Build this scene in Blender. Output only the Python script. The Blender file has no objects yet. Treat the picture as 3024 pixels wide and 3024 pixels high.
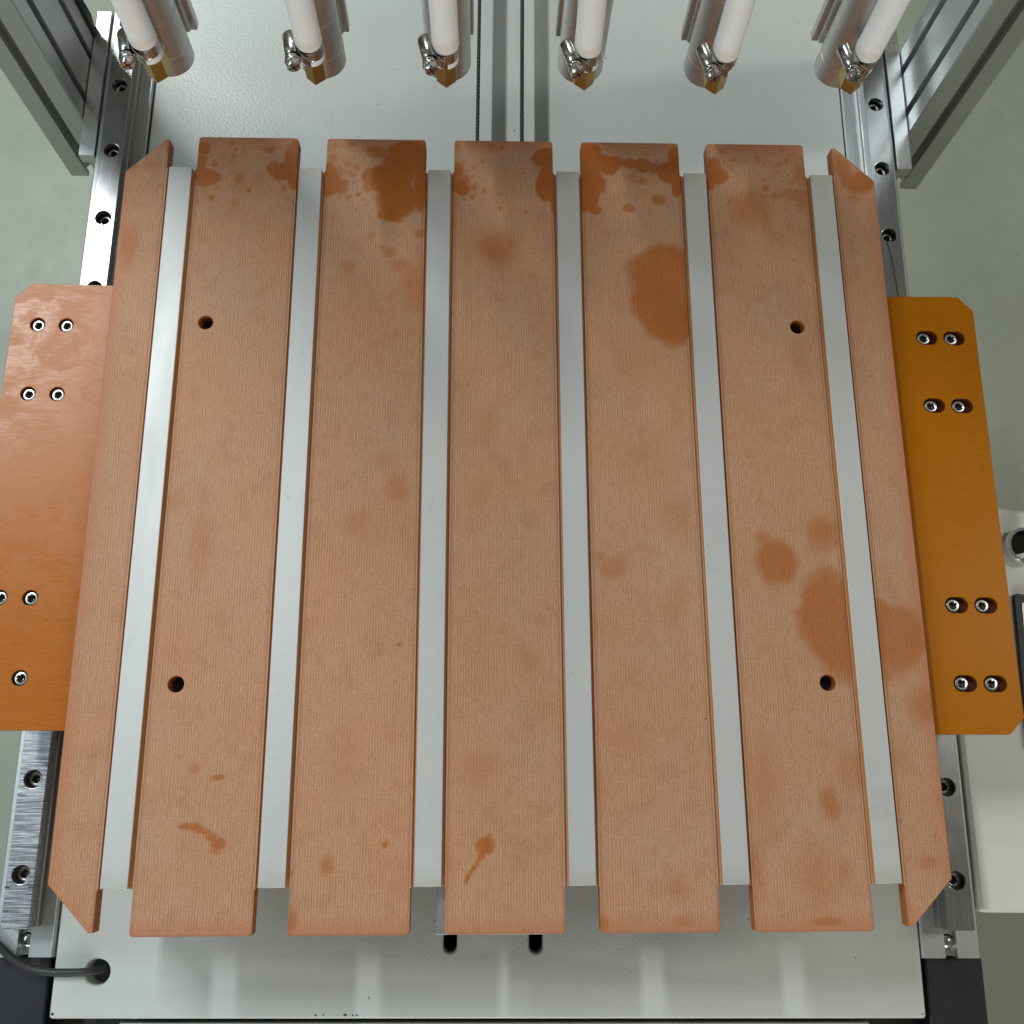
import bpy, bmesh, math, random
import numpy as np
from mathutils import Vector, Matrix
random.seed(7); RNG = np.random.RandomState(11)
S = 0.001                                   # everything below is in millimetres
SC = bpy.context.scene
COL = SC.collection

# ------------------------------------------------------------------ camera
cd = bpy.data.cameras.new('camera'); cam = bpy.data.objects.new('camera', cd); COL.objects.link(cam)
cd.sensor_width = 36.0; cd.lens = 36.0 * 3029.47 / 3024.0
cd.clip_start = 0.01; cd.clip_end = 50
cam.location = (-12.155 * S, -188.094 * S, 641.087 * S)
cam.rotation_euler = (0.269196, -0.028147, 0.004970)
SC.camera = cam

# ------------------------------------------------------------------ light
w = bpy.data.worlds.new('World'); SC.world = w; w.use_nodes = True
bg = w.node_tree.nodes['Background']; bg.inputs[0].default_value = (1.0, 0.98, 0.86, 1); bg.inputs[1].default_value = 0.15

def area(name, loc, size, power, col, target=None, rot=None):
    l = bpy.data.lights.new(name, 'AREA'); l.shape = 'RECTANGLE'; l.size, l.size_y = size
    l.energy = power; l.color = col
    o = bpy.data.objects.new(name, l); COL.objects.link(o); o.location = loc
    if target is not None:
        d = Vector(target) - Vector(loc); o.rotation_euler = d.to_track_quat('-Z', 'Y').to_euler()
    elif rot: o.rotation_euler = rot
    return o
# back left ceiling tubes throw the slatted light; the right ones are added fill
area('ceiling_tubes_back_left', (-2.15, 2.25, 3.4), (0.22, 1.9), 165, (0.90, 0.97, 1.0), rot=(0, 0, 0))
area('window_left', (-2.3, 0.3, 1.9), (1.6, 1.0), 25, (0.66, 0.86, 1.0), target=(0, 0.1, 0))
area('fill_front', (-0.2, -3.2, 1.1), (2.4, 1.3), 56, (1.0, 0.985, 0.94), target=(0, 0.3, 0.15))  # unseen front light, added to brighten the hoses
area('fill_right', (3.6, 0.9, 3.4), (0.30, 3.0), 46, (1.0, 0.98, 0.88), target=(0, 0, 0))

SC.view_settings.view_transform = 'Standard'; SC.view_settings.look = 'None'
SC.view_settings.exposure = 0.0; SC.view_settings.gamma = 1.0
SC.render.engine = 'CYCLES'
SC.cycles.max_bounces = 8

# ------------------------------------------------------------------ materials
class NT:
    def __init__(s, name):
        s.m = bpy.data.materials.new(name); s.m.use_nodes = True; s.t = s.m.node_tree
        s.p = s.t.nodes['Principled BSDF']; s._c = None
    def n(s, typ, **kw):
        nd = s.t.nodes.new(typ)
        for k, v in kw.items():
            if k == 'ins':
                for kk, vv in v.items():
                    if isinstance(vv, bpy.types.NodeSocket): s.t.links.new(vv, nd.inputs[kk])
                    else: nd.inputs[kk].default_value = vv
            else: setattr(nd, k, v)
        return nd
    def obj(s, scale=(1, 1, 1)):
        tc = s.n('ShaderNodeTexCoord')
        return s.n('ShaderNodeMapping', ins={0: tc.outputs['Object'], 3: tuple(x * 1000.0 for x in scale)}).outputs[0]
    def noise(s, vec, scale, detail=3, rough=.55, dist=0):
        return s.n('ShaderNodeTexNoise', ins={'Vector': vec, 'Scale': scale, 'Detail': detail, 'Roughness': rough, 'Distortion': dist}).outputs[0]
    def math(s, op, a, b=0.0, c=None, clamp=False):
        nd = s.n('ShaderNodeMath', operation=op, use_clamp=clamp)
        for i, v in enumerate((a, b, c)):
            if v is None: continue
            if isinstance(v, bpy.types.NodeSocket): s.t.links.new(v, nd.inputs[i])
            else: nd.inputs[i].default_value = v
        return nd.outputs[0]
    def ramp(s, v, a, b, lo=0.0, hi=1.0):
        return s.n('ShaderNodeMapRange', ins={0: v, 1: a, 2: b, 3: lo, 4: hi}).outputs[0]
    def mix(s, f, a, b, mode='MIX'):
        nd = s.n('ShaderNodeMix', data_type='RGBA', blend_type=mode)
        for i, v in ((0, f), (6, a), (7, b)):
            if isinstance(v, bpy.types.NodeSocket): s.t.links.new(v, nd.inputs[i])
            elif i == 0: nd.inputs[0].default_value = v
            else: nd.inputs[i].default_value = (*v, 1)
        return nd.outputs[2]
    def set(s, **kw):
        for k, v in kw.items():
            k = {'base': 'Base Color', 'rough': 'Roughness', 'metal': 'Metallic', 'spec': 'Specular IOR Level', 'aniso': 'Anisotropic', 'coat': 'Coat Weight',
                 'sss': 'Subsurface Weight', 'trans': 'Transmission Weight', 'normal': 'Normal', 'coatr': 'Coat Roughness'}[k]
            if isinstance(v, bpy.types.NodeSocket): s.t.links.new(v, s.p.inputs[k])
            elif k == 'Base Color': s.p.inputs[k].default_value = (*v, 1)
            else: s.p.inputs[k].default_value = v
    def bump(s, h, strength=.2, dist=.0003):
        s.t.links.new(s.n('ShaderNodeBump', ins={'Height': h, 'Strength': strength, 'Distance': dist}).outputs[0], s.p.inputs['Normal'])

def metal(name, base, rough, scratch=(1, 1, 1), sc=.5, amt=.12, var=.12, grime=0.0, metal=1.0, bump=.0, aniso=0.0):
    t = NT(name); v = t.obj(scratch); nz = t.noise(v, sc, 6, .7)
    big = t.noise(t.obj(), .03, 4, .6)
    col = t.mix(t.ramp(nz, .3, .7), tuple(c * (1 - var) for c in base), tuple(min(1, c * (1 + var)) for c in base))
    if grime: col = t.mix(t.math('MULTIPLY', t.ramp(big, .5, .72), grime), col, tuple(c * .35 for c in base))
    t.set(base=col, metal=metal, rough=t.math('ADD', t.ramp(nz, .25, .75, rough - amt, rough + amt), t.ramp(big, .3, .7, -.04, .04)), aniso=aniso)
    if bump: t.bump(nz, bump, .0002)
    return t.m

def mat_board():
    t = NT('milled_bakelite')
    geo = t.n('ShaderNodeNewGeometry'); tc = t.n('ShaderNodeTexCoord')
    v = t.obj(); sep = t.n('ShaderNodeSeparateXYZ', ins={0: v}); x, y = sep.outputs[0], sep.outputs[1]
    st = t.n('ShaderNodeAttribute', attribute_name='stain').outputs['Fac']
    # cutter lines: concentric passes that follow each rib's outline
    r = t.math('ABSOLUTE', t.math('SUBTRACT', x, t.math('MULTIPLY', t.math('ROUND', t.math('DIVIDE', x, 91.0)), 91.0)))
    dx = t.math('SUBTRACT', 35.6, r); dy = t.math('SUBTRACT', 264.0, t.math('ABSOLUTE', y))
    wob = t.math('MULTIPLY', t.math('SUBTRACT', t.noise(v, .05, 2), .5), .5)
    dyb = t.math('SUBTRACT', 264.0, y)
    m = t.math('ADD', t.math('MINIMUM', dx, dyb), wob)
    ln = t.math('SINE', t.math('MULTIPLY', m, 2 * math.pi / 1.72))
    broken = t.ramp(t.noise(t.obj((.6, .10, 1)), .4, 5, .7), .40, .62, .10, 1)
    broken = t.math('MAXIMUM', broken, t.math('MULTIPLY', t.ramp(t.math('SUBTRACT', dx, dyb), 0, .5), .75))
    lv = t.n('ShaderNodeCombineXYZ', ins={0: m, 1: t.math('MULTIPLY', y, .035), 2: t.math('MULTIPLY', x, .004)}).outputs[0]
    lines = t.math('MULTIPLY', t.math('MULTIPLY', ln, broken), t.ramp(t.noise(lv, .42, 4, .75), .34, .66, .0, 1.7))
    weave = t.noise(t.obj((1, .15, 1)), 1.1, 5, .8); weave2 = t.noise(t.obj((.22, 1, 1)), .9, 5, .8)
    wv = t.math('SUBTRACT', t.math('ADD', t.math('MULTIPLY', weave, .72), t.math('MULTIPLY', weave2, .28)), .5)
    grain = t.noise(v, 1.0, 5, .85)
    big = t.noise(v, .012, 5, .6); mid = t.noise(v, .07, 5, .65)
    pale = t.mix(t.ramp(big, .35, .65), (.430, .210, .106), (.415, .228, .132))
    pale = t.mix(t.math('MULTIPLY', t.ramp(mid, .52, .75), .35), pale, (.285, .105, .045))
    f = t.math('ADD', t.math('MULTIPLY', lines, .42), t.math('ADD', t.math('MULTIPLY', wv, 2.4), t.math('MULTIPLY', t.math('SUBTRACT', grain, .5), 3.2)))
    pale = t.mix(t.math('ADD', .5, f, clamp=True), t.mix(.75, pale, (0, 0, 0), 'MULTIPLY') if False else t.mix(1.0, pale, (.78, .72, .68), 'MULTIPLY'), t.mix(1.0, pale, (1.22, 1.30, 1.36), 'MULTIPLY'))
    # centre scribe on every rib
    scribe = t.math('MULTIPLY', t.ramp(t.math('ABSOLUTE', t.math('ADD', r, t.math('MULTIPLY', wob, 1.2))), .0, .9, 1, 0), t.ramp(t.noise(t.obj((.3, .04, 1)), .3, 3), .45, .6))
    pale = t.mix(t.math('MULTIPLY', scribe, .22), pale, (.22, .09, .04))
    # burnished line along every rib edge with a fainter tool line inside it
    dm = t.math('ADD', t.math('MINIMUM', dx, t.math('ADD', dy, 3.0)), t.math('MULTIPLY', t.math('SUBTRACT', grain, .5), .5))
    pale = t.mix(t.math('MULTIPLY', t.ramp(dm, .75, .25), .55), pale, (.60, .36, .22))
    pale = t.mix(t.math('MULTIPLY', t.math('MULTIPLY', t.ramp(dm, 1.1, 1.5), t.ramp(dm, 2.4, 1.9)), .40), pale, (.24, .10, .05))
    # worn rim along the edges: raw resin colour
    rim = t.math('MULTIPLY', t.ramp(t.math('ADD', t.math('MINIMUM', dy, 400.0), t.math('MULTIPLY', t.math('SUBTRACT', mid, .5), 9)), 1.0, 9.0, 1, 0), .45)
    ex = t.math('SUBTRACT', 266.8, t.math('ABSOLUTE', x))
    rimx = t.math('MULTIPLY', t.ramp(t.math('ADD', ex, t.math('MULTIPLY', t.math('SUBTRACT', mid, .5), 10)), 0.5, 9.0, 1, 0), .5)
    pale = t.mix(t.math('MAXIMUM', rim, rimx), pale, (.400, .130, .058))
    halo = t.math('MULTIPLY', t.ramp(st, .0, .10), t.ramp(st, .12, .32, 1, 0))
    pale = t.mix(t.math('MULTIPLY', halo, .16), pale, (.47, .27, .17))
    oil = t.mix(t.ramp(grain, .2, .8), (.315, .078, .006), (.355, .095, .010))
    oil = t.mix(t.math('ADD', .5, t.math('MULTIPLY', f, .8), clamp=True), t.mix(1.0, oil, (.82, .80, .8), 'MULTIPLY'), t.mix(1.0, oil, (1.18, 1.24, 1.5), 'MULTIPLY'))
    col = t.mix(t.math('MULTIPLY', t.math('POWER', st, .75), t.ramp(mid, .25, .75, .97, .78)), pale, oil)
    top = t.ramp(t.n('ShaderNodeSeparateXYZ', ins={0: geo.outputs['True Normal']}).outputs[2], .55, .8)
    col = t.mix(top, (.340, .105, .018), col)
    t.set(base=col, rough=t.ramp(st, 0, 1, .62, .40), spec=t.ramp(st, 0, 1, .33, .16))
    t.bump(t.math('ADD', t.math('MULTIPLY', lines, .35), t.math('ADD', grain, wv)), .22, .0003)
    return t.m

def mat_resin(name, base, scuff_haze, spec=.27):
    t = NT(name); v = t.obj(); big = t.noise(v, .02, 5, .6, .4); st = t.noise(t.obj((.12, 1, 1)), .9, 5, .7)
    sm = t.noise(t.obj((.7, 1, 1)), .045, 7, .68, 1.2)
    yy = t.n('ShaderNodeSeparateXYZ', ins={0: v}).outputs[1]
    k = t.math('MULTIPLY', t.math('MULTIPLY', t.ramp(yy, -90, 60, .12, 1), scuff_haze), t.ramp(t.math('ADD', sm, t.math('MULTIPLY', t.math('SUBTRACT', st, .5), .16)), .44, .58))
    col = t.mix(t.ramp(st, .3, .7), tuple(c * .93 for c in base), tuple(c * 1.07 for c in base))
    col = t.mix(t.math('MULTIPLY', k, .34), col, (.46, .22, .12))  # scuffs plus the plate's gloss haze, mixed into the colour
    t.set(base=col, rough=t.math('ADD', t.ramp(k, 0, 1, .27, .42), t.ramp(st, .3, .7, -.05, .05)), spec=spec)
    t.bump(st, .05 + .22 * scuff_haze, .0002)
    return t.m

def mat_paint(name, base, rough, peel=.35, scale=.35, dirt=0.0, sparkle=0.0):
    t = NT(name); v = t.obj(); pe = t.noise(v, scale, 3, .5); big = t.noise(v, .006, 4, .5); fine = t.noise(v, 1.4, 3, .6)
    col = t.mix(t.ramp(big, .35, .65), tuple(c * .95 for c in base), tuple(c * 1.04 for c in base))
    col = t.mix(t.math('MULTIPLY', t.ramp(fine, .35, .65), .10), col, tuple(c * .8 for c in base))
    if dirt:
        d = t.ramp(t.noise(t.obj((1, .3, 1)), .06, 6, .75), .66, .78)
        col = t.mix(t.math('MULTIPLY', d, dirt), col, (.22, .20, .16))
        sp = t.n('ShaderNodeTexVoronoi', ins={'Vector': v, 'Scale': .045, 'Randomness': 1.0}).outputs['Distance']
        col = t.mix(t.math('MULTIPLY', t.ramp(sp, .012, .035, 1, 0), .8), col, (.10, .085, .06))
    t.set(base=col, rough=t.ramp(big, .3, .7, rough - .03, rough + .05), spec=.5)
    t.bump(t.math('ADD', pe, t.math('MULTIPLY', fine, .25)), peel, .0006)
    return t.m

def plain(name, base, rough, metal=0.0, spec=.5, var=.08, sc=.3, bump=.05, **kw):
    t = NT(name); v = t.obj(); nz = t.noise(v, sc, 5, .65)
    t.set(base=t.mix(t.ramp(nz, .3, .7), tuple(c * (1 - var) for c in base), tuple(c * (1 + var) for c in base)), rough=t.ramp(nz, .25, .75, rough - .05, rough + .05), metal=metal, spec=spec, **kw)
    if bump: t.bump(nz, bump, .0002)
    return t.m

def mat_floor():
    t = NT('epoxy_floor'); v = t.obj((.001, .001, .001)); a = t.noise(v, 3.0, 6, .62); b = t.noise(v, 14.0, 6, .7); c = t.noise(v, 60.0, 4, .7)
    col = t.mix(t.ramp(a, .35, .65), (.235, .255, .195), (.285, .308, .242))
    col = t.mix(t.math('MULTIPLY', t.ramp(b, .55, .8), .45), col, (.22, .255, .215))
    col = t.mix(t.math('MULTIPLY', t.ramp(c, .68, .76), .55), col, (.10, .115, .10))
    cr = t.n('ShaderNodeTexVoronoi', feature='DISTANCE_TO_EDGE', ins={'Vector': t.mix(.12, v, t.n('ShaderNodeTexNoise', ins={'Vector': v, 'Scale': 9.0, 'Detail': 4.0}).outputs[1]), 'Scale': 2.3}).outputs[0]
    col = t.mix(t.math('MULTIPLY', t.ramp(cr, .0, .006, 1, 0), .16), col, (.13, .14, .12))
    t.set(base=col, rough=t.ramp(b, .3, .7, .38, .52), spec=.4); t.bump(b, .05, .001)
    return t.m

def mat_rail(name, wear):
    t = NT(name); sc = t.noise(t.obj((.05, 2.2, 1)), .9, 6, .75); sl = t.noise(t.obj((1.6, .04, 1)), .9, 5, .7)
    v = t.obj(); big = t.noise(t.obj((.3, 1, 1)), .03, 4, .6); y = t.n('ShaderNodeSeparateXYZ', ins={0: v}).outputs[1]; x = t.n('ShaderNodeSeparateXYZ', ins={0: v}).outputs[0]
    worn = t.math('MULTIPLY', t.ramp(t.math('ADD', y, t.math('MULTIPLY', big, 140)), -60, -190, 0, 1), wear)       # hand ground lower end of the left rail
    k = t.math('ADD', t.math('MULTIPLY', sc, t.math('ADD', .12, worn)), t.math('MULTIPLY', sl, .25))
    col = t.mix(t.ramp(k, .12, .80), (.36, .36, .355), (.74, .74, .78))
    col = t.mix(t.math('MULTIPLY', worn, t.ramp(sc, .42, .58, 1, 0)), col, (.23, .23, .225))
    t.set(base=col, metal=1.0, rough=t.math('ADD', t.math('ADD', t.ramp(sl, .3, .7, .20, .28), t.ramp(big, .3, .7, -.03, .04)), t.math('MULTIPLY', worn, t.ramp(sc, .3, .7, .02, .22))))
    t.bump(t.math('ADD', t.math('MULTIPLY', sc, t.math('ADD', .08, worn)), t.math('MULTIPLY', sl, .3)), .15, .0002)
    return t.m

def mat_strip():
    t = NT('brushed_aluminium'); br = t.noise(t.obj((.06, 1.6, 1)), 1.0, 5, .7); big = t.noise(t.obj((1, .25, 1)), .05, 4, .6); sp = t.noise(t.obj((1.0, .35, 1)), .12, 7, .8)
    col = t.mix(t.ramp(br, .3, .7), (.51, .512, .492), (.56, .562, .54))
    col = t.mix(t.math('MULTIPLY', t.ramp(sp, .62, .72), .5), col, (.22, .22, .20))
    tc = t.n('ShaderNodeSeparateXYZ', ins={0: t.obj()}); x, y = tc.outputs[0], tc.outputs[1]; n2 = t.noise(t.obj(), .16, 6, .75)
    dx = t.math('ABSOLUTE', t.math('SUBTRACT', x, 228.5)); dy = t.math('ABSOLUTE', t.math('ADD', y, t.math('ADD', 195.0, t.math('MULTIPLY', x, .0))))
    patch = t.math('MULTIPLY', t.math('MULTIPLY', t.ramp(dx, 8.5, 7.5), t.ramp(t.math('ADD', dy, t.math('MULTIPLY', n2, 6)), 13.5, 11.5)), t.ramp(n2, .35, .62, .25, .75))
    col = t.mix(patch, col, (.40, .41, .36))
    spk = t.math('MULTIPLY', t.math('MULTIPLY', t.ramp(x, 222, 235), t.ramp(t.math('ABSOLUTE', t.math('ADD', y, 165)), 42, 26)), t.ramp(t.noise(t.obj((1, 1, 1)), .42, 5, .8), .62, .68))
    col = t.mix(spk, col, (.10, .10, .09))
    scr = t.math('MULTIPLY', t.ramp(t.noise(t.obj((.9, .03, 1)), .9, 3, .6), .66, .72), .25)
    col = t.mix(scr, col, (.70, .71, .72))
    end = t.math('MULTIPLY', t.ramp(t.math('ADD', t.math('ABSOLUTE', y), t.math('MULTIPLY', n2, 10)), 232, 246), .45)
    col = t.mix(end, col, (.40, .38, .30))
    t.set(base=col, metal=t.math('SUBTRACT', .50, t.math('MULTIPLY', patch, .4)), rough=t.math('ADD', t.ramp(br, .3, .7, .50, .60), t.ramp(big, .3, .7, -.04, .06)))
    t.bump(br, .10, .0002)
    return t.m

M = dict(
    board=mat_board(), plate_l=mat_resin('scuffed_bakelite', (.385, .113, .009), .85, .25), plate_r=mat_resin('glossy_bakelite', (.37, .118, .001), 0.02, .12),
    core=plain('reflected_orange', (.62, .22, .008), .38, sc=.6),
    resin=plain('shaded_bakelite', (.11, .024, .005), .5, sc=.6),
    strip=mat_strip(), rail=mat_rail('ground_steel', 0.0), rail_l=mat_rail('scratched_steel', 1.0), screw=metal('stainless_steel', (.60, .59, .56), .30, sc=.8, amt=.06),
    screwd=metal('dark_screw_steel', (.30, .29, .275), .28, sc=.8, amt=.06),
    ring=metal('bright_ring', (.80, .80, .79), .10, sc=.4, amt=.03),
    chrome=metal('polished_steel', (.50, .48, .455), .17, sc=.4, amt=.05), anod=metal('anodised_aluminium', (.50, .52, .51), .46, scratch=(1, 1, .05), sc=.8, amt=.05, var=.05, metal=.85),
    bar=metal('milled_aluminium', (.66, .67, .67), .36, scratch=(1.5, .06, 1), sc=.8, amt=.08, var=.12),
    barrel=metal('turned_aluminium', (.60, .58, .565), .40, scratch=(.2, .2, 1.5), sc=.7, amt=.06, var=.06, grime=.15),
    deck=mat_paint('grey_powder_coat', (.52, .535, .50), .34, .32, .42, dirt=.22), box=mat_paint('grey_box_paint', (.66, .67, .63), .30, .12, .3),
    floor=mat_floor(), matte=plain('matte_black', (.006, .006, .007), .6, spec=.15),
    black=plain('black_plastic', (.012, .014, .016), .45, sc=.8), dark=plain('dark_filler', (.02, .02, .02), .6),
    cable=plain('black_rubber', (.022, .024, .022), .55, sc=1.0, bump=.1), screen=plain('dark_glass', (.035, .045, .055), .12, bump=0),
    white=plain('white_plastic', (.74, .77, .74), .4), brass=metal('brass', (.52, .385, .125), .36, sc=.5, amt=.06, var=.14, grime=.35),
    socket=plain('shaded_socket', (.03, .028, .025), .35, metal=.3, bump=0),
    hole=plain('drilled_shadow_steel', (.12, .12, .12), .5, metal=.8),
)
def mat_tube():
    t = NT('white_silicone'); v = t.obj(); n = t.noise(v, .08, 4, .6)
    z = t.n('ShaderNodeSeparateXYZ', ins={0: v}).outputs[2]; zz = t.math('ADD', z, t.math('MULTIPLY', t.noise(v, .12, 4, .6), 7))
    ring = t.math('MULTIPLY', t.ramp(zz, 37.0, 39.5), t.ramp(zz, 46.0, 40.5))
    wh = t.mix(t.ramp(n, .35, .7), (.90, .945, .975), (.87, .90, .92))
    t.set(base=t.mix(t.math('MULTIPLY', ring, .55), wh, (.74, .65, .50)), rough=.38, sss=.12); t.p.inputs['Subsurface Radius'].default_value = (1, 1, .9); t.p.inputs['Subsurface Scale'].default_value = .004
    return t.m
M['tube'] = mat_tube()

# ------------------------------------------------------------------ builders
ORG = {}
def put(name, me, m, parent=None, loc=(0, 0, 0), sharp=32):
    o = bpy.data.objects.new(name, me); COL.objects.link(o)
    if m is not None and not me.materials: me.materials.append(m)
    if sharp is not None and len(me.polygons):
        me.polygons.foreach_set('use_smooth', np.ones(len(me.polygons), bool)); me.set_sharp_from_angle(angle=math.radians(sharp))
    if parent: o.parent = parent
    o.location = tuple(c * S for c in loc)
    return o
def thing(name, label, cat, loc, rz=0.0, group=None):
    o = bpy.data.objects.new(name, None); COL.objects.link(o); o.empty_display_size = .01
    o.location = tuple(c * S for c in loc); o.rotation_euler = (0, 0, rz); tag(o, label, cat, group); ORG[o.name] = loc
    return o
def tag(o, label=None, cat=None, group=None, kind=None):
    for k, v in (('label', label), ('category', cat), ('group', group), ('kind', kind)):
        if v: o[k] = v
    return o

class MB:                       # a mesh under construction, in millimetres
    def __init__(s): s.v = []; s.f = []
    def add(s, vs, fs):
        b = len(s.v); s.v += [tuple(map(float, p)) for p in vs]; s.f += [tuple(b + i for i in f) for f in fs]; return s
    def loft(s, loops, cap0=True, cap1=True, closed=True):
        n = len(loops[0]); vs = [p for l in loops for p in l]; fs = []
        for i in range(len(loops) - 1):
            for j in range(n if closed else n - 1):
                k = (j + 1) % n; fs.append((i * n + j, i * n + k, (i + 1) * n + k, (i + 1) * n + j))
        if cap0: fs.append(tuple(range(n - 1, -1, -1)))
        if cap1: fs.append(tuple((len(loops) - 1) * n + j for j in range(n)))
        return s.add(vs, fs)
    def lathe(s, prof, c=(0, 0, 0), axis='Z', n=32, cap0=True, cap1=True, ph=0.0):
        loops = []
        for r, h in prof:
            l = []
            for j in range(n):
                a = 2 * math.pi * j / n + ph; x, y = r * math.cos(a), r * math.sin(a)
                p = {'Z': (x, y, h), 'Y': (x, h, -y), 'X': (h, x, y)}[axis]; l.append((p[0] + c[0], p[1] + c[1], p[2] + c[2]))
            loops.append(l)
        return s.loft(loops, cap0, cap1)
    def prism(s, poly, z0, z1, axis='Z', bev=0.0):
        def P(x, y, z): return {'Z': (x, y, z), 'Y': (x, z, y), 'X': (z, x, y)}[axis]
        if bev:
            cx = sum(p[0] for p in poly) / len(poly); ins = inset(poly, bev)
            loops = [[P(x, y, z0) for x, y in ins], [P(x, y, z0 + bev) for x, y in poly], [P(x, y, z1 - bev) for x, y in poly], [P(x, y, z1) for x, y in ins]]
        else: loops = [[P(x, y, z0) for x, y in poly], [P(x, y, z1) for x, y in poly]]
        return s.loft(loops)
    def box(s, x0, x1, y0, y1, z0, z1, bev=0.0, seg=1):
        if not bev: return s.prism([(x0, y0), (x1, y0), (x1, y1), (x0, y1)], z0, z1)
        return s.prism(rrect(x0, x1, y0, y1, bev, max(2, seg + 1)), z0, z1, bev=bev)
    def tube(s, pts, r, n=14, cap=True):
        pts = [Vector(p) for p in pts]; loops = []; up = Vector((0, 0, 1))
        for i, p in enumerate(pts):
            d = (pts[min(i + 1, len(pts) - 1)] - pts[max(i - 1, 0)]).normalized()
            if i == 0:
                u = d.orthogonal().normalized()
            else: u = (u - d * u.dot(d)).normalized()
            v = d.cross(u); rr = r[i] if isinstance(r, (list, tuple)) else r
            loops.append([tuple(p + (u * math.cos(a) + v * math.sin(a)) * rr) for a in (2 * math.pi * j / n for j in range(n))])
        return s.loft(loops, cap, cap)
    def mesh(s, name, org=(0, 0, 0)):
        me = bpy.data.meshes.new(name); me.from_pydata([((x - org[0]) * S, (y - org[1]) * S, (z - org[2]) * S) for x, y, z in s.v], [], s.f)
        bm = bmesh.new(); bm.from_mesh(me); bmesh.ops.recalc_face_normals(bm, faces=bm.faces); bm.to_mesh(me); bm.free()
        return me
    def build(s, name, m, parent=None, local=False, sharp=32):
        org = (0, 0, 0) if (local or parent is None) else ORG.get(parent.name, (0, 0, 0))
        o = put(name, s.mesh(name, org), m, parent, sharp=sharp); ORG.setdefault(o.name, org); return o

def inset(poly, d):
    n = len(poly); out = []
    ar = sum(poly[i][0] * poly[(i + 1) % n][1] - poly[(i + 1) % n][0] * poly[i][1] for i in range(n)); sg = 1 if ar > 0 else -1
    for i in range(n):
        a, b, c = Vector(poly[i - 1]), Vector(poly[i]), Vector(poly[(i + 1) % n])
        e1 = (b - a).normalized(); e2 = (c - b).normalized(); n1 = Vector((-e1.y, e1.x)) * sg; n2 = Vector((-e2.y, e2.x)) * sg
        k = (n1 + n2); k = k / max(.3, k.dot(n1)) if k.length > 1e-6 else n1
        out.append((b.x + k.x * d, b.y + k.y * d))
    return out
def rrect(x0, x1, y0, y1, r, n=4):
    out = []
    for cx, cy, a0 in ((x1 - r, y0 + r, -90), (x1 - r, y1 - r, 0), (x0 + r, y1 - r, 90), (x0 + r, y0 + r, 180)):
        for k in range(n): a = math.radians(a0 + 90 * k / (n - 1)); out.append((cx + r * math.cos(a), cy + r * math.sin(a)))
    return out
def circle(cx, cy, r, n=32): return [(cx + r * math.cos(2 * math.pi * k / n), cy + r * math.sin(2 * math.pi * k / n)) for k in range(n)]
def stadium(x0, x1, y0, y1, n=14):
    if x1 - x0 > y1 - y0:
        r = (y1 - y0) / 2; c = (y0 + y1) / 2
        return [(x1 - r + r * math.cos(a), c + r * math.sin(a)) for a in np.linspace(-math.pi / 2, math.pi / 2, n)] + [(x0 + r + r * math.cos(a), c + r * math.sin(a)) for a in np.linspace(math.pi / 2, 3 * math.pi / 2, n)]
    r = (x1 - x0) / 2; c = (x0 + x1) / 2
    return [(c + r * math.cos(a), y1 - r + r * math.sin(a)) for a in np.linspace(0, math.pi, n)] + [(c + r * math.cos(a), y0 + r + r * math.sin(a)) for a in np.linspace(math.pi, 2 * math.pi, n)]
def fillet(poly, rad, n=5):
    out = []
    N = len(poly)
    for i in range(N):
        r = rad[i] if isinstance(rad, (list, tuple)) else rad
        a, b, c = Vector(poly[i - 1]), Vector(poly[i]), Vector(poly[(i + 1) % N])
        if r <= 0: out.append(tuple(b)); continue
        d1 = (a - b).normalized(); d2 = (c - b).normalized(); ang = d1.angle(d2); t = min(r / math.tan(ang / 2), (a - b).length * .45, (c - b).length * .45)
        p, q = b + d1 * t, b + d2 * t
        for k in range(n + 1):
            u = k / n; out.append(tuple(p * (1 - u) ** 2 + b * 2 * u * (1 - u) + q * u ** 2))
    return out
def sheet(name, outlines, z0, z1, m, parent=None, bev=0.0, seg=2, org=None):
    """flat plate with real holes: first outline is the rim, the others are cut through it"""
    cu = bpy.data.curves.new(name, 'CURVE'); cu.dimensions = '2D'; cu.fill_mode = 'BOTH'
    for ol in outlines:
        sp = cu.splines.new('POLY'); sp.points.add(len(ol) - 1); sp.use_cyclic_u = True
        for p, q in zip(sp.points, ol): p.co = (q[0], q[1], 0, 1)
    cu.extrude = (z1 - z0) / 2 - bev; cu.bevel_depth = bev; cu.bevel_resolution = seg - 1; cu.offset = -bev
    tmp = bpy.data.objects.new('tmp', cu); COL.objects.link(tmp); dg = bpy.context.evaluated_depsgraph_get()
    me = bpy.data.meshes.new_from_object(tmp.evaluated_get(dg)); bpy.data.objects.remove(tmp); bpy.data.curves.remove(cu)
    me.name = name; me.materials.clear()
    if org is None: org = ORG.get(parent.name, (0, 0, 0)) if parent else (0, 0, 0)
    zc = (z0 + z1) / 2
    bm = bmesh.new(); bm.from_mesh(me); bmesh.ops.remove_doubles(bm, verts=bm.verts, dist=1e-3)
    for v in bm.verts: v.co = ((v.co.x - org[0]) * S, (v.co.y - org[1]) * S, (v.co.z + zc - org[2]) * S)
    bmesh.ops.recalc_face_normals(bm, faces=bm.faces); bm.to_mesh(me); bm.free()
    return put(name, me, m, parent, sharp=14)

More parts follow.
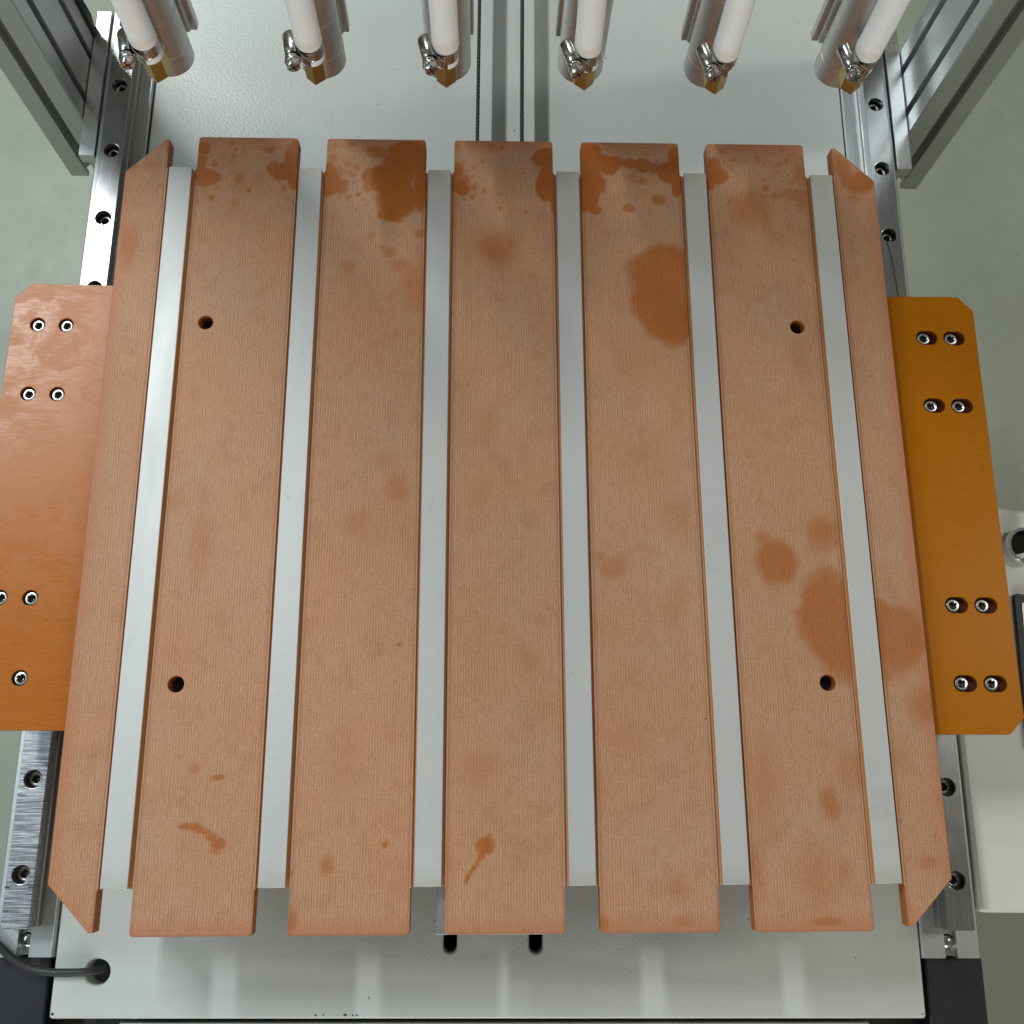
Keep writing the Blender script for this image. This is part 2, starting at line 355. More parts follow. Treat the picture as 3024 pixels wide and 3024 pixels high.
def hexr(a, r):                       # radius of a hexagon (corner radius r) at angle a
    a = (a + math.pi / 6) % (math.pi / 3) - math.pi / 6
    return r * math.cos(math.pi / 6) / math.cos(a) if True else r
def cap_screw_mesh(name, rad, h, sock, depth, rot=0.0, mat='screw'):
    n = 36; mb = MB(); A = [2 * math.pi * k / n for k in range(n)]
    def C(r, z): return [(r * math.cos(a), r * math.sin(a), z) for a in A]
    def H(r, z): return [(hexr(a + rot + math.pi / 6, r) * math.cos(a), hexr(a + rot + math.pi / 6, r) * math.sin(a), z) for a in A]
    mb.loft([C(rad, -h), C(rad, -.5), C(rad - .12, -.2), C(rad - .5, 0), C(sock * 1.22, 0), C(sock * 1.12, -.15), H(sock, -.55), H(sock, -depth), C(.35, -depth - .9)])
    me = mb.mesh(name); me.materials.append(M[mat]); me.materials.append(M['socket'])
    for p in me.polygons:
        c = p.center / S
        if math.hypot(c.x, c.y) < sock * 1.02 and c.z > -depth - 1.5 and c.z < -.2 and len(p.vertices) < 8: p.material_index = 1  # socket faces coloured dark in place of their shade
    return me

# ================================================================== the setting
FLOOR_Z = -880.0
o = MB().add([(-6000, -6000, FLOOR_Z), (6000, -6000, FLOOR_Z), (6000, 6000, FLOOR_Z), (-6000, 6000, FLOOR_Z)], [(0, 1, 2, 3)]).build('floor', M['floor'])
tag(o, kind='structure')

XL, XR, ZR, DZ = -310.42, 303.19, -71.4, -88.3      # rail axes, rail top, deck top
CX = (XL + XR) / 2

def extrusion(wd, ht, sw, sh, x0=0.0, y0=0.0, lip=4.5):
    """outline of a T-slot extrusion: sw / sh are the slot centres along the wd / ht faces"""
    out = []
    def side(p, e, nrm, L, cs):
        r = 1.2
        out.append((p[0] + e[0] * r, p[1] + e[1] * r))
        for c in cs:
            for t, d in ((c - 4.1, 0), (c - 4.1, lip), (c - 8.2, lip), (c - 8.2, lip + 2.5), (c - 4.6, 11.5), (c + 4.6, 11.5), (c + 8.2, lip + 2.5), (c + 8.2, lip), (c + 4.1, lip), (c + 4.1, 0)):
                out.append((p[0] + e[0] * t + nrm[0] * d, p[1] + e[1] * t + nrm[1] * d))
        out.append((p[0] + e[0] * (L - r), p[1] + e[1] * (L - r)))
    side((x0, y0), (1, 0), (0, 1), wd, sw); side((x0 + wd, y0), (0, 1), (-1, 0), ht, sh)
    side((x0 + wd, y0 + ht), (-1, 0), (0, -1), wd, sw); side((x0, y0 + ht), (0, -1), (1, 0), ht, sh)
    return out

# added dark frame under the deck; stands in for shade in the gaps
t = thing('added_dark_base', 'dark frame added under the grey deck to blacken its gaps', 'machine frame', (CX, 100, FLOOR_Z))
MB().box(XL - 18, XR + 18, -420, 620, -150, -131, 2).build('frame_top', M['dark'], t)
for sx in (-1, 1):
    for yy in (-300, 560): MB().box(CX + sx * 290 - 25, CX + sx * 290 + 25, yy - 25, yy + 25, FLOOR_Z, -150.2, 2).build('leg', M['dark'], t)

# deck plate: folded, powder coated sheet with two slots and a cable hole
t = thing('deck_plate', 'light grey powder coated deck plate with chipped front edge under everything', 'deck plate', (CX, 100, DZ))
rim = fillet([(-288.6, -328.2), (281.3, -328.2), (281.3, 600), (-288.6, 600)], 2.5, 4)
cuts = [stadium(-36.4, -27.6, -288.6, -150), stadium(20.2, 29.1, -288.6, -150), circle(-260.5, -300.4, 7.9, 40)]
sheet('deck_sheet', [rim] + cuts, DZ - 15, DZ, M['deck'], t, bev=1.8, seg=4)
for x, y, r, sq in ((-105.3, 361, .8, .7), (-92.7, 394.8, .6, .5), (-119.9, 329.5, .7, .6), (7.8, 338.5, .8, .6), (237.5, -291, .5, .9), (-84.2, -315.7, .35, 2.4), (-286.4, -325.2, 1.2, .7), (-283.5, -328.3, 1.1, .5), (-259, -328.5, .8, .7), (-228, -326.5, .7, .5), (-222, -326.6, .9, .4), (-118, -326, .9, .5), (-113, -325.9, .7, .8), (-99, -325.8, 1.3, .5), (-94, -326, .6, .8), (-91.5, -325.8, .6, .9), (-84, -326.2, 1.0, .4), (186, -326.3, 1.2, .4), (193, -326.6, .8, .5), (279, -325.4, .7, .6), (-140, -326.3, 1.1, .4), (-160, -326.5, .8, .4)):
    n = 7; l = [(x + r * random.uniform(.7, 1.2) * math.cos(a), y + r * sq * random.uniform(.7, 1.2) * math.sin(a)) for a in (2 * math.pi * k / n for k in range(n))]
    zz = DZ - (1.5 if y < -327 else (.25 if y < -326 else .02))
    MB().prism(l, zz - .2, zz + .09).build('paint_chip', M['black'], t)

# frame beam in front of the deck
t = thing('front_beam', 'pale aluminium beam along the bottom edge in front of the deck', 'beam', (0, -352, -135))
MB().prism(extrusion(490, 40, [], [20], -245, -132.5), -371.5, -331.4, axis='Y').build('beam_profile', M['anod'], t)

# ---------------------------------------------------------------- extrusions, rails, bars, posts, black covers
sx_names = {-1: 'left', 1: 'right'}
screw_rail = cap_screw_mesh('rail_screw', 4.5, 6, 2.55, 3.4, mat='screwd')
screw_plate = cap_screw_mesh('plate_screw', 4.2, 5.5, 2.4, 2.6)
for sx, X, y0 in ((-1, XL, 360.6), (1, XR, 358.7)):
    sd = sx_names[sx]
    Xp = X if sx < 0 else X - .7
    t = thing('slotted_profile', 'grey slotted aluminium profile under the %s linear rail' % sd, 'aluminium profile', (Xp, 80, -129), group='profiles carrying the rails')
    MB().prism(extrusion(40, 40, [20], [20], Xp - 20, -128.9), -291.5, 446, axis='Y').build('profile_body', M['anod'], t)
    b = MB().lathe([(5.6, -101), (5.6, -96.5), (5.0, -94.4), (3.6, -92.9), (1.6, -92.2), (.05, -92.0)], (Xp, -281.5, 0), n=28).build('button_bolt', M['chrome'], t)
    MB().box(Xp - 6.5, Xp + 6.5, -278.5, -273.5, -97.5, -94.2, .4).build('slot_nut', M['bar'], t)

    t = thing('linear_rail', {-1: 'steel linear guide rail on the left, brightly glinting with scratched lower end', 1: 'dull steel linear guide rail running down the right side'}[sx], 'guide rail', (X, 80, -88.9), group='linear guide rails')
    ys = [y0 + 60 - 60 * i for i in range(12)]
    sheet('rail_top', [fillet([(X - 9, -272.3), (X + 9, -272.3), (X + 9, 442), (X - 9, 442)], 1.6, 3)] + [circle(X, y, 5.9, 36) for y in ys], -80.6, ZR, M['rail_l' if sx < 0 else 'rail'], t, bev=.45)
    MB().prism([(X - 10, -88.85), (X + 10, -88.85), (X + 10, -84.0), (X + 9.2, -82.6), (X + 7.8, -82.0), (X + 7.8, -80.7), (X - 7.8, -80.7), (X - 7.8, -82.0), (X - 9.2, -82.6), (X - 10, -84.0)], -272.0, 441.7, axis='Y').build('rail_body', M['rail'], t)
    for y in ys:
        s_ = put('cap_screw', screw_rail, None, t, loc=(X - ORG[t.name][0], y - ORG[t.name][1], -76.6 - ORG[t.name][2])); s_.rotation_euler = (0, 0, random.uniform(0, 1))
    # marker line on the left rail
    if sx < 0:
        mk = MB()
        for x0, x1 in ((-9.3, -6.2), (5.6, 9.3)): mk.box(X + x0, X + x1, -247.6, -246.9, ZR - .05, ZR + .07)
        mk.build('ink_mark', M['black'], t)

    xin = Xp + sx * 20.3; xout = Xp + sx * 32.6
    t = thing('clamp_bar', 'short square aluminium bar beside the %s rail against the upright' % sd, 'bar', ((xin + xout) / 2, 375, -97), group='clamp bars joining uprights to profiles')
    MB().box(min(xin, xout), max(xin, xout), 306 if sx < 0 else 309.5, 445, -97.0, -86.8, .5).build('bar_body', M['bar'], t)

    xa = Xp + sx * 33.4; xb = xa + sx * 40; lo = min(xa, xb)
    ypost = 340 if sx < 0 else 344
    t = thing('upright_post', 'tall grey slotted aluminium upright at the upper %s corner' % sd, 'upright', ((xa + xb) / 2, ypost + 40, -168), group='uprights of the gantry')
    MB().prism(extrusion(40, 80, [20], [20, 60], lo, ypost), -168, 640, axis='Z').build('post_profile', M['anod'], t)
    for zz in (-160,): pass
    if sx < 0:
        mb = MB(); pts = []
        for k in range(60):
            z = -150 + k * 11.5; pts.append((random.uniform(4.5, 7.5), z))
        for (d, z), (d2, z2) in zip(pts[:-1], pts[1:]):
            mb.add([(xa - 2, ypost + 80.2, z), (xa + 3, ypost + 80.2, z), (xa + 3 + random.uniform(-.8, .8), ypost + 80.2 + d, z), (xa - 2, ypost + 80.2 + d, z),
                    (xa - 2, ypost + 80.2, z2), (xa + 3, ypost + 80.2, z2), (xa + 3 + random.uniform(-.8, .8), ypost + 80.2 + d2, z2), (xa - 2, ypost + 80.2 + d2, z2)],
                   [(0, 1, 2, 3), (7, 6, 5, 4), (0, 4, 5, 1), (1, 5, 6, 2), (2, 6, 7, 3), (3, 7, 4, 0)])
        mb.build('foam_strip', M['black'], t)

    t = thing('end_cover', 'matt black cover in front of the %s profile end' % sd, 'black cover', (Xp, -380, -125), group='black end covers')
    w0, w1 = (Xp - 34, Xp + 14.4) if sx < 0 else (Xp - 14.0, Xp + 25.2)
    MB().box(w0, w1, -470, -292.6, -125, -100, 1.2, 2).build('cover_shell', M['black'], t)

# bearing blocks under the side plates
for sx, X in ((-1, XL), (1, XR)):
    for fy in (-1,):
        yc = 95.4 if fy > 0 else -94.1
        t = thing('bearing_block', 'steel bearing block on the %s rail under the %s end of its side plate' % (sx_names[sx], 'back' if fy > 0 else 'front'), 'bearing block', (X, yc, -68), group='bearing blocks riding the rails')
        mb = MB().box(X - 21.5, X - 10.6, yc - 37, yc + 37, -84, -50, 1).box(X + 10.6, X + 21.5, yc - 37, yc + 37, -84, -50, 1).box(X - 21.5, X + 21.5, yc - 37, yc + 37, -69.6, -50.1, 1)
        mb.build('block_body', M['rail'], t)
        MB().box(X - 20, X + 20, yc - 36, yc + 36, -49.9, -18.2, .6).build('spacer', M['bar'], t)
        if fy < 0: MB().lathe([(1.6, 0), (1.6, 8), (3.0, 8.5), (3.0, 12), (2.2, 13), (1.3, 13), (1.2, 11.5)], (X - 1 if sx < 0 else X - 4, yc - 37, -57), 'Y', 20).build('grease_nipple', M['chrome'], t).scale = (1, 1, 1)

# ---------------------------------------------------------------- orange side plates
PT = -10.2; PB = -18.1
ly = [120.64, 70.07, -68.78, -119.4]
for sx, X in ((-1, XL), (1, XR)):
    if sx < 0:
        rim = [(-326.9, 151.4), (-337.6, 140.8), (-337.6, -151.3), (-240, -151.0), (-240, 151.2)]; rim = rim[::-1]
        # the front outer corner is cut as well
        rim = [(-240, 151.2), (-326.9, 151.4), (-337.7, 140.8), (-337.7, -140.5), (-327, -151.3), (-240, -151.0)][::-1]
    else:
        rim = [(240, -150.0), (320.3, -149.6), (330.4, -139.4), (330.4, 143.1), (320.3, 153.9), (240, 153.1)]
    t = thing('side_plate', {-1: 'scuffed orange bakelite side plate with round screw holes, left of the slotted board', 1: 'smooth glossy orange side plate with elongated screw slots, right of the slotted board'}[sx], 'mounting plate', (X, 0, PB), group='orange side plates')
    hol = []; scr = []
    for r_, yy in enumerate(ly):
        y = yy + (1.4 if sx > 0 else 0)
        for c_ in (-1, 1):
            x = X + c_ * 9.65
            hol.append(circle(x, y + .1, 5.0, 32) if sx < 0 else stadium(x - 5.9, x + 9.2, y - 5.3, y + 5.3, 16)); scr.append((x, y))
    pb = sheet('plate_body', [rim] + hol, PB + 1.6, PT, M['plate_l' if sx < 0 else 'plate_r'], t, bev=.35)
    pb.data.materials.append(M['resin'])                      # bore walls coloured darker to deepen their shade
    for p in pb.data.polygons:
        cx, cy = p.center.x / S + X, p.center.y / S
        if abs(p.normal.z) < .3 and any(abs(cx - hx_) < 14 and abs(cy - hy_) < 8 for hx_, hy_ in scr): p.material_index = 1
    MB().prism(inset(rim, .05), PB, PB + 1.55).build('slot_floor', M['resin'], t)  # floor coloured dark, standing in for shade inside the recess
    for x, y in scr:
        if sx < 0 and (x, y) == scr[6]: continue      # no head shows at the front outer hole of the left plate
        s_ = put('cap_screw', screw_plate, None, t, loc=(x - X, y, -12.0 - PB)); s_.rotation_euler = (0, 0, random.uniform(0, 1))

# two toothed belts standing on edge above the deck
for bx, sd in ((-22.2, 'left'), (12.8, 'right')):
    mb = MB().box(bx - 1.3, bx + .2, 150, 640, -68, -52)
    mb.v = mb.v; n = 150
    for k in range(n): y = 152 + k * 3.25; mb.box(bx + .21, bx + 1.35, y, y + 1.7, -67.9, -52.1)
    o = mb.build('drive_belt', M['cable']); tag(o, '%s of two thin black belts running back from under the middle rib' % sd, 'belt', 'drive belts above the deck')

# ---------------------------------------------------------------- the slotted board
TH = 0.0092561
t = thing('fixture_board', 'large scuffed brown bakelite board with six aluminium strips and oil stains', 'fixture board', (0, 0, -10), rz=TH)
BOARD = t
P = 91.0; HW = 35.26; NB = 240.0; YE = 266.2
rim = []; rad = []
def add(x, y, r): rim.append((x, y)); rad.append(r)
def half(sy):
    seq = []
    xs = [-2, -1, 0, 1, 2]
    seq += [(-266.8, sy * 236.9, .8), (-241.0, sy * 263.9, 1.2), (-237.9, sy * 263.9, .8), (-237.9, sy * NB, 1.8)]
    for k in xs: seq += [(P * k - HW, sy * NB, 1.8), (P * k - HW, sy * YE, 2.0), (P * k + HW, sy * YE, 2.0), (P * k + HW, sy * NB, 1.8)]
    seq += [(237.9, sy * NB, 1.8), (237.9, sy * 263.9, .8), (240.6, sy * 263.9, 1.2), (266.6, sy * 237.2, .8)]
    return seq
seq = half(-1) + half(1)[::-1]
rim = fillet([(a, b) for a, b, c in seq], [c for a, b, c in seq], 5)
HOLES = [(sx * 202.1, sy * 121.5 + (.3 if sx > 0 else 0)) for sx in (-1, 1) for sy in (-1, 1)]
ORG[t.name] = (0, 0, -10)
SLAB = sheet('base_sheet', [rim] + [circle(x, y, 5.0, 32) for x, y in HOLES], -10.0, -1.7, M['board'], t, bev=0.0)

# oil stains on the milled faces
BL = [(-213.3,256.6,4.5,4.8,0.80),(-211.2,234.3,8.2,8.1,0.90),(-214.9,243.7,4.5,8.6,0.80),(-203.4,233.6,3.7,4.3,0.70),(-205.1,217.0,2.2,2.1,0.70),(-201.3,225.1,1.8,1.7,0.60),(-204.9,244.2,2.2,2.1,0.60),(-154.5,238.1,9.7,6.9,0.90),(-149.8,248.9,5.2,15.5,0.90),(-163.6,241.0,4.5,6.0,0.80),(-147.8,231.8,3.7,7.7,0.90),(-147.8,259.8,3.8,5.2,0.70),(-123.2,232.1,6.7,12.8,0.95),(-116.3,227.1,5.6,6.0,0.80),(-116.7,238.7,4.5,4.3,0.60),(-113.4,230.1,3.7,3.0,0.70),(-110.0,218.7,2.2,2.1,0.50),(-70.1,250.1,15.9,13.0,1.00),(-79.9,234.9,16.9,11.1,1.00),(-74.9,217.9,14.2,13.6,1.00),(-58.0,230.9,4.5,21.4,1.00),(-60.8,256.8,6.1,7.8,1.00),(-90.2,255.5,8.3,4.3,0.70),(-94.2,236.8,6.0,6.0,0.90),(-80.2,206.0,8.2,5.9,1.00),(-95.7,227.4,3.7,3.4,0.70),(-104.9,242.7,2.6,2.6,0.60),(-107.3,237.5,3.0,2.6,0.60),(-120.9,249.4,3.0,4.3,0.50),(-29.4,227.1,6.4,6.8,1.00),(-32.6,239.9,3.4,7.8,0.90),(-26.5,233.5,3.4,3.9,0.70),(-20.8,228.5,1.9,2.6,0.60),(-33.5,261.6,2.3,3.5,0.60),(29.6,251.6,8.4,8.7,1.00),(34.0,236.5,5.3,19.8,1.00),(30.1,232.2,6.0,15.0,1.00),(36.3,215.2,2.6,10.6,1.00),(-14.4,225.1,1.5,1.7,0.50),(25.5,227.8,1.9,1.7,0.50),(61.6,252.1,9.2,13.1,1.00),(61.2,232.6,10.6,14.6,1.00),(60.0,216.8,8.3,8.5,1.00),(73.0,247.9,8.4,7.0,1.00),(79.9,248.9,5.3,5.2,1.00),(90.2,248.6,5.0,3.9,0.95),(100.8,247.5,5.7,5.2,0.95),(109.5,245.0,5.4,3.9,0.90),(118.6,242.1,8.4,9.6,1.00),(123.0,231.3,3.8,8.6,1.00),(123.0,255.2,4.6,7.9,0.90),(88.5,212.1,4.1,3.4,0.70),(110.0,219.6,4.9,3.8,0.70),(65.5,210.1,4.5,3.4,0.90),(103.1,257.1,1.9,1.8,0.40),(100.7,234.5,2.3,2.2,0.40),(149.3,243.8,6.1,10.4,0.95),(154.0,240.4,6.9,6.1,0.90),(147.9,233.0,3.8,5.2,0.90),(166.4,253.7,2.3,1.8,0.50),(211.0,257.9,3.1,3.5,0.30),(174.5,214.0,12.9,13.6,0.50),(198.8,249.8,2.3,2.2,0.40),(197.2,242.8,1.9,1.7,0.40),(210.8,254.3,3.9,3.5,0.25),(208.4,224.8,11.5,4.3,0.55),(212.6,219.7,4.6,6.9,0.50),(194.2,223.7,3.4,2.6,0.50),(185.4,222.7,2.7,2.6,0.50),(213.6,241.3,4.6,8.7,0.50),(244.9,247.0,6.2,7.0,0.70),(257.3,235.4,10.0,8.7,0.85),(247.9,237.4,5.4,5.2,0.70),(263.5,239.8,3.1,7.0,0.80),(250.4,223.6,6.1,3.4,0.40),(241.7,254.8,3.1,4.4,0.60),(-258.9,178.1,5.8,15.5,0.55),(-249.4,243.2,5.2,4.3,0.30),(-60.5,149.9,8.7,18.5,0.45),(-70.0,166.0,6.6,4.9,0.40),(-108.2,163.2,5.1,4.9,0.35),(-79.3,174.9,4.0,4.1,0.60),(-58.4,190.9,3.0,3.3,0.55),(-92.6,188.4,2.2,2.1,0.45),(-84.2,179.4,1.8,2.1,0.50),(-119.7,202.6,1.8,1.7,0.40),(-5.0,179.1,10.4,13.2,0.55),(3.5,182.5,3.7,5.0,0.40),(-35.5,199.5,2.2,3.3,0.30),(-31.7,75.7,2.1,3.8,0.30),(114.2,145.7,24.3,36.4,0.90),(106.7,159.8,18.5,20.4,0.85),(121.8,127.7,8.1,19.2,0.90),(125.6,168.2,5.2,12.3,0.80),(176.3,-44.9,13.1,14.0,0.75),(168.5,-29.1,4.8,5.0,0.50),(207.3,-24.7,7.7,10.7,0.60),(206.8,-78.3,18.7,29.0,0.78),(214.1,-91.9,20.3,27.0,0.78),(220.0,-64.6,8.6,13.8,0.70),(247.9,-93.6,17.0,20.9,0.72),(240.8,-80.0,8.5,11.9,0.70),(258.3,-91.9,6.8,16.9,0.60),(260.2,-135.0,9.4,11.1,0.50),(237.5,-111.9,6.1,8.3,0.60),(197.4,-193.5,5.5,9.9,0.55),(157.1,-182.5,9.7,28.0,0.22),(185.2,-234.5,12.7,17.9,0.25),(210.0,-173.3,8.2,12.6,0.30),(201.4,-231.6,4.5,6.0,0.30),(69.0,-46.8,8.2,7.6,0.38),(60.6,-40.6,4.8,3.5,0.30),(111.5,-14.0,10.4,14.3,0.22),(97.6,27.7,21.1,22.1,0.08),(89.3,88.1,14.4,23.2,0.15),(50.4,-182.1,8.0,18.6,0.22),(100.9,-240.5,8.2,6.5,0.32),(73.8,-157.0,9.8,9.5,0.15),(-188.9,-205.4,4.4,1.8,0.80),(-183.9,-205.7,4.4,2.1,0.80),(-178.8,-207.8,4.1,1.8,0.75),(-174.2,-210.9,3.7,1.8,0.75),(-170.2,-214.5,4.4,3.0,0.80),(-171.2,-218.0,3.1,2.4,0.60),(-172.2,-177.2,3.5,1.5,0.80),(-175.0,-178.1,2.5,1.2,0.50),(-187.2,-171.9,3.2,3.1,0.40),(-194.8,-34.2,6.7,20.8,0.25),(-212.3,-4.4,8.5,7.1,0.25),(-11.4,-216.9,5.7,4.8,0.85),(-10.2,-218.4,2.5,2.4,0.90),(-13.6,-221.9,1.9,2.4,0.90),(-15.2,-224.3,1.3,1.8,0.80),(-17.0,-227.3,0.9,1.8,0.80),(-18.9,-229.9,0.9,1.8,0.80),(-20.8,-232.6,0.9,1.8,0.80),(-22.3,-234.9,1.2,2.1,0.90),(-22.9,-237.0,0.9,1.5,0.70),(-15.4,-172.5,12.8,9.4,0.20),(-9.9,-211.7,1.3,1.2,0.70),(-11.0,49.4,7.0,11.2,0.15),(-17.8,-1.9,6.2,9.3,0.12),(-105.1,-227.6,4.4,5.3,0.55),(-71.2,-215.9,1.6,1.5,0.80),(-65.6,-97.2,1.7,1.3,0.70),(-95.5,-18.2,7.5,7.8,0.30),(-70.2,5.1,7.6,9.4,0.35),(-76.9,23.2,6.9,7.3,0.20),(-97.2,-166.0,9.6,25.0,0.15),(-127.2,-232.5,2.5,2.4,0.60),(-125.0,-257.3,3.1,7.2,0.60),(56.3,-260.1,3.7,4.6,0.50),(-35.5,-230.1,4.4,17.8,0.20),(104.6,-260.4,6.2,2.9,0.30),(150.5,-231.3,4.4,17.9,0.30),(189.3,-261.0,9.4,2.3,0.40),(253.0,-228.9,5.1,4.2,0.40),(243.5,-167.1,6.6,9.5,0.20)]
for i in range(150):
    y = 262 - abs(RNG.normal()) * 26; x = RNG.uniform(-262, 262); r = RNG.uniform(.5, 1.9) * (1 if RNG.rand() < .8 else 1.6); BL.append((x, y, r, r * RNG.uniform(.8, 1.4), RNG.uniform(.25, .7)))
for i in range(46):
    r = RNG.uniform(1.5, 9); BL.append((RNG.uniform(-262, 262), RNG.uniform(-258, 200), r, r * RNG.uniform(.8, 2.2), RNG.uniform(.06, .2)))
def vnoise(x, y, cell, seed):
    r = np.random.RandomState(seed).rand(256, 256); u = x / cell + 77.3; v = y / cell + 51.9
    i = np.floor(u).astype(int); j = np.floor(v).astype(int); fx = u - i; fy = v - j; fx = fx * fx * (3 - 2 * fx); fy = fy * fy * (3 - 2 * fy)
    g = lambda a, b: r[a % 256, b % 256]
    return (g(i, j) * (1 - fx) + g(i + 1, j) * fx) * (1 - fy) + (g(i, j + 1) * (1 - fx) + g(i + 1, j + 1) * fx) * fy - .5
def stain(x, y):
    dx = vnoise(x, y, 10, 1) * 4.5 + vnoise(x, y, 3.6, 2) * 1.3; dy = vnoise(x, y, 10, 3) * 4.5 + vnoise(x, y, 3.6, 4) * 1.3
    out = np.zeros_like(x); soft = 1 + vnoise(x, y, 5, 5) * .5
    for cx, cy, rx, ry, s in BL:
        big = min(rx, ry); k = min(1.0, big / 8)
        sel = (np.abs(x - cx) < rx * 1.4 + 5) & (np.abs(y - cy) < ry * 1.4 + 5)
        if not sel.any(): continue
        l = np.hypot((x[sel] + dx[sel] * k - cx) / (rx + .2), (y[sel] + dy[sel] * k - cy) / (ry + .2))
        w_ = .20 if s > .85 else (.42 if s > .6 else 1.0)
        out[sel] = np.maximum(out[sel], s * np.clip((1.06 + w_ * .4 - l) / w_, 0, 1) * 1.0)
    return np.clip(out, 0, 1)

def rib(name, xl, xr, y0, y1, holes, step=1.15):
    ys = np.arange(y0, y1 + 1e-6, (y1 - y0) / round((y1 - y0) / step))
    ys = np.unique(np.round(np.concatenate([ys, [y0 + .15, y0 + .45, y0 + 1.0, y1 - 1.0, y1 - .45, y1 - .15, -241.4, -240.6, -239.8, 239.8, 240.6, 241.4]]), 3))
    n = max(3, int(round((xr(0) - xl(0)) / step))); u = np.linspace(0, 1, n + 1)
    X = np.array([xl(y) + (xr(y) - xl(y)) * u for y in ys]); Y = np.repeat(ys[:, None], n + 1, 1); R_, C_ = X.shape
    vs = np.stack([X.ravel(), Y.ravel(), np.zeros(X.size)], 1).tolist(); idx = np.arange(X.size).reshape(R_, C_)
    keep = np.ones((R_ - 1, C_ - 1), bool); extra = []
    for hx, hy in holes:
        ci = np.where((X[R_ // 2, :-1] > hx - 7.5) & (X[R_ // 2, 1:] < hx + 7.5))[0]; ri = np.where((ys[:-1] > hy - 7.5) & (ys[1:] < hy + 7.5))[0]
        a, b, c, d = ri[0], ri[-1] + 1, ci[0], ci[-1] + 1; keep[a:b, c:d] = False
        loop = [idx[a, k] for k in range(c, d)] + [idx[k, d] for k in range(a, b)] + [idx[b, k] for k in range(d, c, -1)] + [idx[k, c] for k in range(b, a, -1)]
        ring = []
        for rr, zz in ((5.35, 0), (5.0, -.35), (5.0, -1.7)):
            base = len(vs)
            for q in loop:
                an = math.atan2(vs[q][1] - hy, vs[q][0] - hx); vs.append([hx + rr * math.cos(an), hy + rr * math.sin(an), zz])
            ring.append(list(range(base, base + len(loop))))
        L_ = [list(map(int, loop))] + ring
        for p, q in zip(L_[:-1], L_[1:]):
            for k in range(len(loop)): k2 = (k + 1) % len(loop); extra.append((p[k], q[k], q[k2], p[k2]))
    quads = np.stack([idx[:-1, :-1], idx[:-1, 1:], idx[1:, 1:], idx[1:, :-1]], -1)[keep]
    fs = [tuple(map(int, q)) for q in quads] + extra
    bl = [idx[0, k] for k in range(C_ - 1)] + [idx[k, C_ - 1] for k in range(R_ - 1)] + [idx[R_ - 1, k] for k in range(C_ - 1, 0, -1)] + [idx[k, 0] for k in range(R_ - 1, 0, -1)]
    po = [(vs[q][0], vs[q][1]) for q in bl]; pout = inset(po, -.4); b1 = len(vs); vs += [[x, y, -.4] for x, y in pout]; b2 = len(vs); vs += [[x, y, -1.7] for x, y in pout]; N = len(bl)
    L_ = [list(map(int, bl)), list(range(b1, b1 + N)), list(range(b2, b2 + N))]
    for p, q in zip(L_[:-1], L_[1:]):
        for k in range(N): k2 = (k + 1) % N; fs.append((p[k], q[k], q[k2], p[k2]))
    me = bpy.data.meshes.new(name); me.from_pydata([(a * S, b * S, (c + 10) * S) for a, b, c in vs], [], fs)
    A = np.array(vs); st = stain(A[:, 0], A[:, 1]); st[A[:, 2] < -.6] = 0
    at = me.attributes.new('stain', 'FLOAT', 'POINT'); at.data.foreach_set('value', st.astype(np.float32))
    return put(name, me, M['board'], BOARD, sharp=25)

SW = 9.7     # half width of a strip groove
def hw(y, base):                               # ribs are a little wider between the notches than at their free ends
    a = abs(y); k = min(1, max(0, (a - 239.6) / 1.8)); h = (45.5 - SW) * (1 - k) + HW * k - .4
    if a > YE - .4 - 2.0: q = a - (YE - .4 - 2.0); h -= 2.0 - math.sqrt(max(0, 4.0 - q * q))
    return h
for k in (-2, -1, 0, 1, 2):
    rib('milled_rib', lambda y, k=k: P * k - hw(y, 0), lambda y, k=k: P * k + hw(y, 0), -(YE - .4), YE - .4, [h for h in HOLES if abs(h[0] - P * k) < 30])
def side_out(y): a = abs(y); return 266.4 if a < 237 else 266.4 - (a - 237) * (26.2 / 26.9)
def side_in(y): a = abs(y); k = min(1, max(0, (a - 239.6) / 1.8)); return (227.5 + SW) * (1 - k) + 238.0 * k + .4
rib('milled_rib', lambda y: -side_out(y), lambda y: -side_in(y), -263.4, 263.4, [])
rib('milled_rib', lambda y: side_in(y), lambda y: side_out(y), -263.4, 263.4, [])

for i, k in enumerate((-2.5, -1.5, -.5, .5, 1.5, 2.5)):
    x = P * k
    o = MB().box(x - 7.95, x + 7.95, -239.6, 239.6, 1.7, 3.0, .25).build('metal_strip', M['strip'], t)
    MB().box(x - 7.85, x + 7.85, -239.3, 239.3, -1.66, 1.66, .2).build('added_core', M['core'], o)  # added orange bar; its colour stands in for rib walls reflected in strip sides

t2 = thing('added_backing_plate', 'dark carriage plate added unseen beneath the slotted board to darken its holes', 'carriage plate', (0, 0, -45))  # added dark plate, so the board holes read as shade
MB().box(-262, 255, -175, 175, -50, -42, .5).build('plate_body', M['dark'], t2)
for sx in (-1, 1): MB().box(sx * 215 - 20, sx * 215 + 20, -170, 170, -41.9, -10.2, .5).build('riser', M['dark'], t2)

